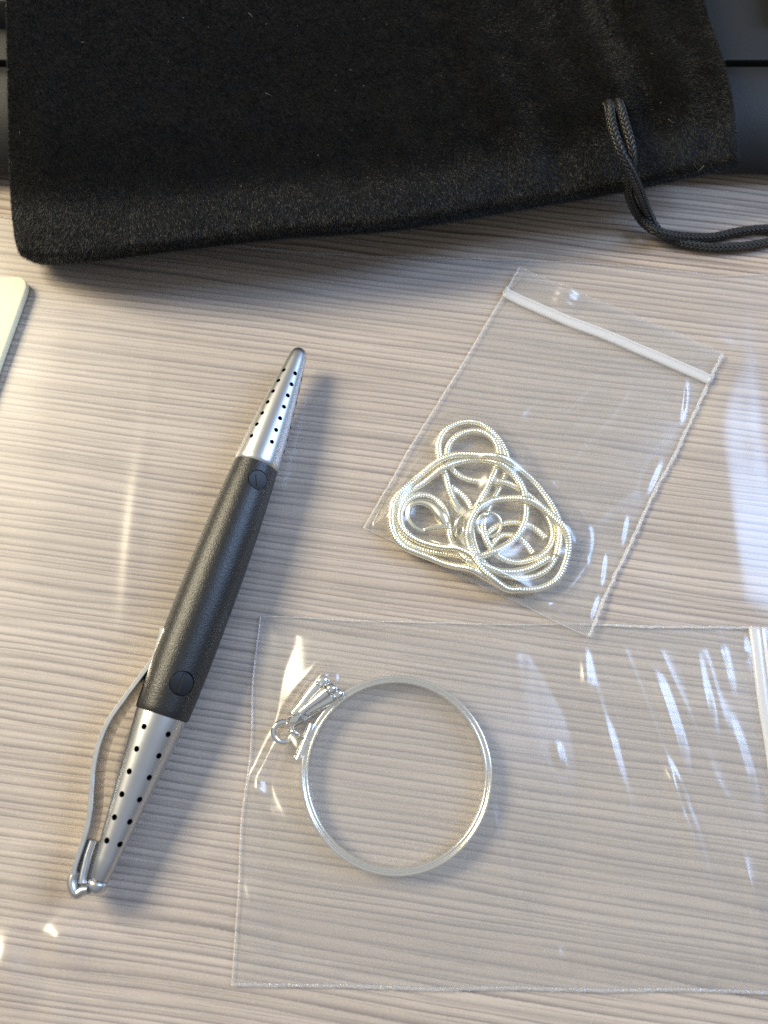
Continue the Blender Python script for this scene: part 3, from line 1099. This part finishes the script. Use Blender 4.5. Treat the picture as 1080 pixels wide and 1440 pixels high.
for pts, A, wl, wr in rd:
    front += ridge(X, Y, pts, A * .75, wl * .75, wr * .75, z=1, sharp=.45) * smooth(0, 1.5, edge_d)
us, vs_ = u * 55, v * 80
front += ((1 - abs(2 * vnoise(us * .13 + vs_ * .03, vs_ * .035, 35) - 1)) ** 3 * .28) * smooth(0, 6, edge_d)
# press the film down along the zip
zband = np.exp(-((v - zipv) * 80 / 3.2) ** 2)
front = front * (1 - zband) + (back + .5) * zband
flap = smooth(zipv, zipv - .05, v)
front = front * (1 - flap) + (back + .10) * flap
# the flap curls up a little and is finely rippled where the warm light catches it
curl = flap * (1.3 * smooth(zipv, 0, v) ** 1.2 * (1 - .5 * u))
rip = ridge(X, Y, [(800, 396), (793, 418), (780, 440)], 1.0, 3.6, 4.5, z=1.5, sharp=.1, end=.3)
rip *= 1 + .12 * np.sin(v * 80 * 3.6)
curl += rip * flap
back2 = back + curl * .8
front2 = front + curl
front2 = blur(front2, 1)
Gf = np.stack([X, Y, front2], -1)
Gb = np.stack([X, Y, back2], -1)
film("front_film", Gf, M_BAG, bag1, org1)
film("back_film", Gb, M_BAG_BACK, bag1, org1)
jz = int(zipv * nv)
# zip: a broad milky band with a slim rib along its upper side
for nm, dv, r, h in (("zip_band", .006, 1.3, .55), ("zip_rib", -.010, .34, .75)):
    j = int(round((zipv + dv) * (nv - 1)))
    P = np.stack([X[:, j], Y[:, j], back2[:, j] + h], 1)
    m = MB()
    P = resample(P, .6)
    a8 = np.arange(14) * 2 * math.pi / 14
    rad = np.stack([1 / np.sqrt((np.sin(a8) / r) ** 2 + (np.cos(a8) / min(r, .42)) ** 2)] * len(P))
    m.tube(P - org1, r, 14, flat='up', radial=rad)
    m.build(nm, M_ZIP, bag1)
for k, i in enumerate((0, nu - 1)):
    P = np.stack([X[i], Y[i], (back2[i] + front2[i]) / 2 + .05], 1)
    weld("weld", P, .52 if k == 0 else .85, org1, bag1, 11 + k, M_WELD, amp=.6 if k else .45, thick=.07)
    # melted ends of the zip
    c = np.array((X[i, jz], Y[i, jz], back2[i, jz] + .5)) - org1
    m = MB()
    a = np.linspace(0, 1, 12)
    ax = (P[jz + 6] - P[jz - 6])
    ax /= np.linalg.norm(ax)
    pr = [.15, .55, .8, .95, .85, 1.0, .9, .95, .75, .55, .35, .12]
    m.tube(np.array([c + ax * (t - .5) * 4.2 + rng.normal(0, .06, 3) for t in a]), np.array(pr) * .66, 9)
    m.build("zip_end", M_WELD, bag1)
P = np.stack([X[:, -1], Y[:, -1], (back2[:, -1] + front2[:, -1]) / 2], 1)
weld("bottom_fold", P, .26, org1, bag1, 21, M_EDGE, amp=.1, thick=.06)
P = np.stack([X[:, 0], Y[:, 0], front2[:, 0]], 1)
weld("mouth_edge", P, .26, org1, bag1, 23, M_EDGE, amp=.1, thick=.05)

# ------------------------------------------------------------------ bezel pendant
RC = np.array((2.6, 1.75, 0.0))
RZ = 1.05
pend = empty("pendant_bezel", "round silver pendant bezel frame with fluted bail in the larger bag", "pendant", tuple(RC))
Ro, Ri, Hh = 20.0, 18.45, 3.1
m = MB()
sec = [(Ri + .05, 0), (Ro - .1, 0), (Ro, .15), (Ro, .55), (Ro - .2, .75), (Ro - .2, Hh - .95)]
sec += [(Ro - .36 + .38 * math.cos(t), Hh - .40 + .40 * math.sin(t)) for t in np.linspace(-.6, math.pi - .3, 9)]
sec += [(Ro - .80, Hh - .34), (Ri + .62, Hh - .36)]
sec += [(Ri + .29 + .29 * math.cos(t), Hh - .42 + .32 * math.sin(t)) for t in np.linspace(.3, math.pi, 7)]
sec += [(Ri, Hh - .8), (Ri + .12, Hh - 1.0), (Ri + .12, .7), (Ri, .5), (Ri, .1)]
a = np.linspace(0, 2 * math.pi, 181)
Gr = np.array([[(r * math.cos(t), r * math.sin(t), z + RZ) for r, z in sec] for t in a])
m.grid(Gr, True)
ring = m.build("ring", M_BEZEL, pend, auto=38)


def r_at(zx, zy, z):
    """from the 6.75x detail view of the bail"""
    return at(370 + zx / 6.75, 930 + zy / 6.75, z) - RC


m = MB()
A0, A1 = r_at(478, 585, 3.4), r_at(352, 900, 3.2)
dirv = (A1 - A0) / np.linalg.norm(A1 - A0)
L = np.linalg.norm(A1 - A0)
st = [0, .02, .06, .48, .50, .52, .54, .97, 1.0]
rr = [.7, 1.02, 1.14, 1.14, .9, .9, 1.14, 1.14, .75]
m.tube(np.array([A0 + dirv * L * s for s in st]), rr, 20)
m.build("hinge_tube", M_CHROME, pend, auto=30)
m = MB()
m.tube(np.array([A1 + dirv * s for s in (-.3, 0, .1, .75, .95, 1.05)]), [.8, .8, 1.2, 1.24, 1.0, .35], 16)
m.build("hinge_screw", M_CHROME, pend, auto=30)
m = MB()
for s in (.25, .75):
    pc = A0 + dirv * L * s
    out = -pc * np.array((1, 1, 0))
    out /= np.linalg.norm(out)
    m.tube(np.array([pc + out * .2, pc + out * 1.6 + np.array((0, 0, -.3))]), .62, 10)
m.build("lug", M_BEZEL, pend, auto=30)
# loop on the tube, jump ring through it, diamond front and fluted bail
ring_part("jump_ring", r_at(192, 668, 3.2), 2.05, .66, .28, .9, M_CHROME, pend)
ring_part("tube_loop", r_at(292, 690, 3.2), 1.1, .45, 1.2, -.4, M_CHROME, pend)
lob = [((285, 500, 4.2), (520, 225, 4.7), (598, 160, 4.6), .95, 1.25), ((350, 490, 4.8), (610, 290, 5.2), (675, 240, 5.1), .9, 1.2), ((405, 490, 4.2), (660, 345, 4.3), (738, 290, 4.2), .9, 1.15)]
for p0, p1, p2, ra, rb in lob:
    a_, b_, c_ = r_at(*p0), r_at(*p1), r_at(*p2)
    C = resample(np.array([a_, b_]), .5)
    m = MB()
    m.tube(C, np.linspace(ra * .85, rb * 1.1, len(C)), 16)
    fl = m.build("bail_flute", M_CHROME, pend, auto=40)
    dd = (c_ - b_)
    m = MB()
    prf = [(0, rb * .9), (.04, rb * .78), (.15, rb * .78), (.22, rb * 1.12), (.5, rb * 1.2), (.75, rb * 1.1), (.93, rb * .75), (1.0, rb * .2)]
    m.tube(np.array([b_ + dd * t * 1.25 for t, _ in prf]), [r for _, r in prf], 16)
    m.build("bail_roll", M_CHROME, fl, auto=40)
# the back blade of the bail, closing it towards the front
m = MB()
C = np.array([r_at(260, 600, 2.4), r_at(420, 480, 1.9), r_at(600, 330, 2.0), r_at(700, 265, 2.6), r_at(672, 232, 3.9)])
C = catmull(C, 6)
G2 = []
for i in range(len(C)):
    w = 1.0 + 1.5 * min(1, i / 18)
    d_ = np.array((.62, -.78, 0)) * -1
    G2.append([C[i] + d_ * w * s + np.array((0, 0, h)) for s, h in ((-1, 0), (-.9, .3), (.9, .3), (1, 0), (.9, -.2), (-.9, -.2))])
m.grid(np.array(G2), True)
m.build("bail_back", M_CHROME, pend, auto=40)
# diamond facet bead
m = MB()
c = r_at(308, 545, 4.7)
ux = (r_at(410, 470, 4.7) - r_at(215, 600, 4.7))
ux /= np.linalg.norm(ux)
uy = np.array((-ux[1], ux[0], 0))
V8 = [c + ux * a * 2.4 for a in (-1, 1)] + [c + uy * a * 1.2 for a in (-1, 1)]
pts = [c - ux * 2.5, c - ux * 1.2 - uy * 1.15, c + ux * 1.2 - uy * 1.25, c + ux * 2.2, c + ux * 1.2 + uy * 1.25, c - ux * 1.2 + uy * 1.15]
topv = [c - ux * .2 + uy * .75 + np.array((0, 0, 1.2)), c - ux * .2 - uy * .75 + np.array((0, 0, 1.2)), c + ux * 1.3 + np.array((0, 0, .95)), c - ux * 1.6 + np.array((0, 0, .85))]
botv = [p + np.array((0, 0, -1.6)) for p in pts]
bm = bmesh.new()
for p in list(pts) + topv + botv:
    bm.verts.new(Vector(p))
res = bmesh.ops.convex_hull(bm, input=bm.verts)
bmesh.ops.delete(bm, geom=[g for g in res['geom_interior'] if isinstance(g, bmesh.types.BMVert)], context='VERTS')
bm.verts.index_update()
hv = [tuple(x.co) for x in bm.verts]
hf = [[x.index for x in f.verts] for f in bm.faces]
bm.free()
m = MB().add(hv, hf)
m.build("diamond_front", M_BEZEL, pend, shade=False, bevel=.08)

# ---- larger bag round the bezel
org2 = at(700, 1130)
bag2 = empty("zip_bag", "larger clear zip bag holding the round bezel, opening at the right", "zip bag", tuple(org2))
nu, nv = 330, 230
G, u, v = quad_grid(B2, nu, nv)
X = G[..., 0] + 1.1 * (vnoise(v * 5, u * 3, 55) - .5)
Y = G[..., 1] + 1.1 * (vnoise(u * 7, v * 2, 57) - .5)
Wm, Hm = 113.0, 73.0
edge_d = np.minimum(np.minimum(v, 1 - v) * Hm, u * Wm)
e = smooth(0, 6, edge_d)
ed = smooth(0, 2.5, edge_d)
rr_ = np.hypot(X - RC[0], Y - RC[1])
tent = 4.35 - .17 * np.clip(rr_ - 20, 0, None)
tent += -.7 * smooth(19, 4, rr_)
bailc = [(r_at(598, 160, 0) + RC, 6.3), (r_at(450, 350, 0) + RC, 6.4), (r_at(310, 540, 0) + RC, 6.3), (r_at(200, 665, 0) + RC, 4.4), (r_at(350, 850, 0) + RC, 4.9)]
bl = np.array([(*p[:2], h) for p, h in bailc])
bl = np.concatenate([np.linspace(bl[k], bl[k + 1], 9) for k in range(len(bl) - 1)])
for bx_, by_, h in bl:
    d = np.hypot(X - bx_, Y - by_)
    tent = np.maximum(tent, h - 2.3 * np.clip(d - 1.3, 0, None))
tent = blur(np.clip(tent, 0, None), 2)
back = .45 + .12 * fbm(X, Y, .1, 5) * e
front = np.maximum(back + .10 + (.6 * fbm(X, Y, .035, 11) + .35) * e, tent * smooth(0, 4.5, np.minimum(v, 1 - v) * Hm) * smooth(0, 12, u * Wm))
rd2 = [
    # long creases; the left flanks catch the warm window, the right flanks the cool one
    ([(904, 915), (918, 950), (932, 990), (946, 1035), (957, 1075), (966, 1120)], 1.0, 1.3, 2.6, .25), ([(928, 1040), (940, 1090), (952, 1135), (964, 1165), (976, 1205), (992, 1260)], 1.05, 1.3, 2.8, .25),
    ([(1040, 1190), (1054, 1250), (1062, 1300), (1070, 1350), (1080, 1400)], 1.05, 1.4, 2.8, .25), ([(818, 905), (820, 935), (822, 960), (828, 990)], .65, 1.0, 2.0, .3),
    ([(776, 1320), (785, 1350), (794, 1380)], .4, .9, 2, .4), ([(846, 1000), (856, 1050), (862, 1085), (870, 1140)], .42, 1.1, 2.5, .3),
    ([(974, 880), (979, 920), (987, 965), (997, 1010), (1012, 1060)], .62, 3.2, 1.9, .6), ([(1004, 880), (1012, 915), (1023, 955), (1030, 990)], .52, 2.2, 1.6, .6),
    ([(1042, 880), (1046, 905), (1052, 930)], .5, 1.8, 1.4, .6), ([(1022, 995), (1038, 1045), (1052, 1090), (1060, 1140)], .5, 3.0, 1.6, .4),
    ([(686, 1110), (694, 1155), (704, 1200), (718, 1255), (735, 1320)], .62, 2.4, 1.5, .4), ([(780, 1040), (785, 1062), (791, 1085)], .4, 1.4, 1.0, .4),
    ([(990, 1360), (995, 1378), (997, 1394)], .5, 1.4, 1.4, .5),
    # creases between the bail and the folded left end
        ([(345, 1120), (362, 1095), (385, 1050), (400, 1015)], 1.2, 2.0, 2.4, .5), ([(352, 1075), (362, 1105), (380, 1140), (404, 1175)], .9, 2.0, 2.6, .4),
    ([(343, 1110), (360, 1112), (374, 1106)], .8, 2.0, 2.0, .2), ([(340, 1225), (358, 1290), (376, 1368)], .9, 3.2, 3.0, .9),
    ([(336, 1260), (340, 1310), (346, 1370)], .6, 2.2, 2.2, .6), ([(455, 1350), (462, 1366), (470, 1380)], .5, 1.2, 2.4, .4),
    ([(520, 1260), (600, 1285), (680, 1275)], .5, 5, 5, .1), ([(640, 900), (700, 925), (760, 915)], .5, 5, 5, .1)]
for pts, A, wl, wr, sh in rd2:
    front += ridge(X, Y, pts, A, wl, wr, z=1.2, sharp=sh, end=.5 if wr > 8 else .35) * smooth(0, 1.2, edge_d)
rdg = (1 - abs(2 * vnoise(X * .115 + Y * .03, Y * .030, 31) - 1)) ** 3 * .30 + (1 - abs(2 * vnoise(X * .23 + Y * .05, Y * .05, 33) - 1)) ** 4 * .12
front += rdg * smooth(0, 8, edge_d) * smooth(27, 46, rr_)
zipu = .955
zband = np.exp(-((u - zipu) * Wm / 3.0) ** 2)
front = front * (1 - zband) + (back + .7) * zband
front = blur(front, 1)
film("front_film", np.stack([X, Y, front], -1), M_BAG, bag2, org2)
film("back_film", np.stack([X, Y, back], -1), M_BAG_BACK, bag2, org2)
for nm, du, r, h in (("zip_band", .0, 1.7, .6), ("zip_rib", .014, .4, .9)):
    i = int(round((zipu + du) * (nu - 1)))
    P = resample(np.stack([X[i], Y[i], back[i] + h], 1), .6)
    a8 = np.arange(14) * 2 * math.pi / 14
    rad = np.stack([1 / np.sqrt((np.sin(a8) / r) ** 2 + (np.cos(a8) / min(r, .45)) ** 2)] * len(P))
    m = MB()
    m.tube(P - org2, r, 14, flat='up', radial=rad)
    m.build(nm, M_ZIP, bag2)
P = np.stack([X[:, 0], Y[:, 0], (back[:, 0] + front[:, 0]) / 2], 1)
cutk = int(nu * .62)
weld("weld", P[:cutk], .32, org2, bag2, 31, M_EDGE, amp=.35, thick=.07)
weld("weld", P[cutk - 1:], .75, org2, bag2, 32, M_WELD, amp=.55, thick=.1)
P = np.stack([X[:, -1], Y[:, -1], (back[:, -1] + front[:, -1]) / 2], 1)
weld("weld", P, .8, org2, bag2, 33, M_EDGE, amp=.3, thick=.08)
P = np.stack([X[0], Y[0], (back[0] + front[0]) / 2], 1)
weld("end_fold", P, .35, org2, bag2, 34, M_EDGE, amp=.2, thick=.07)
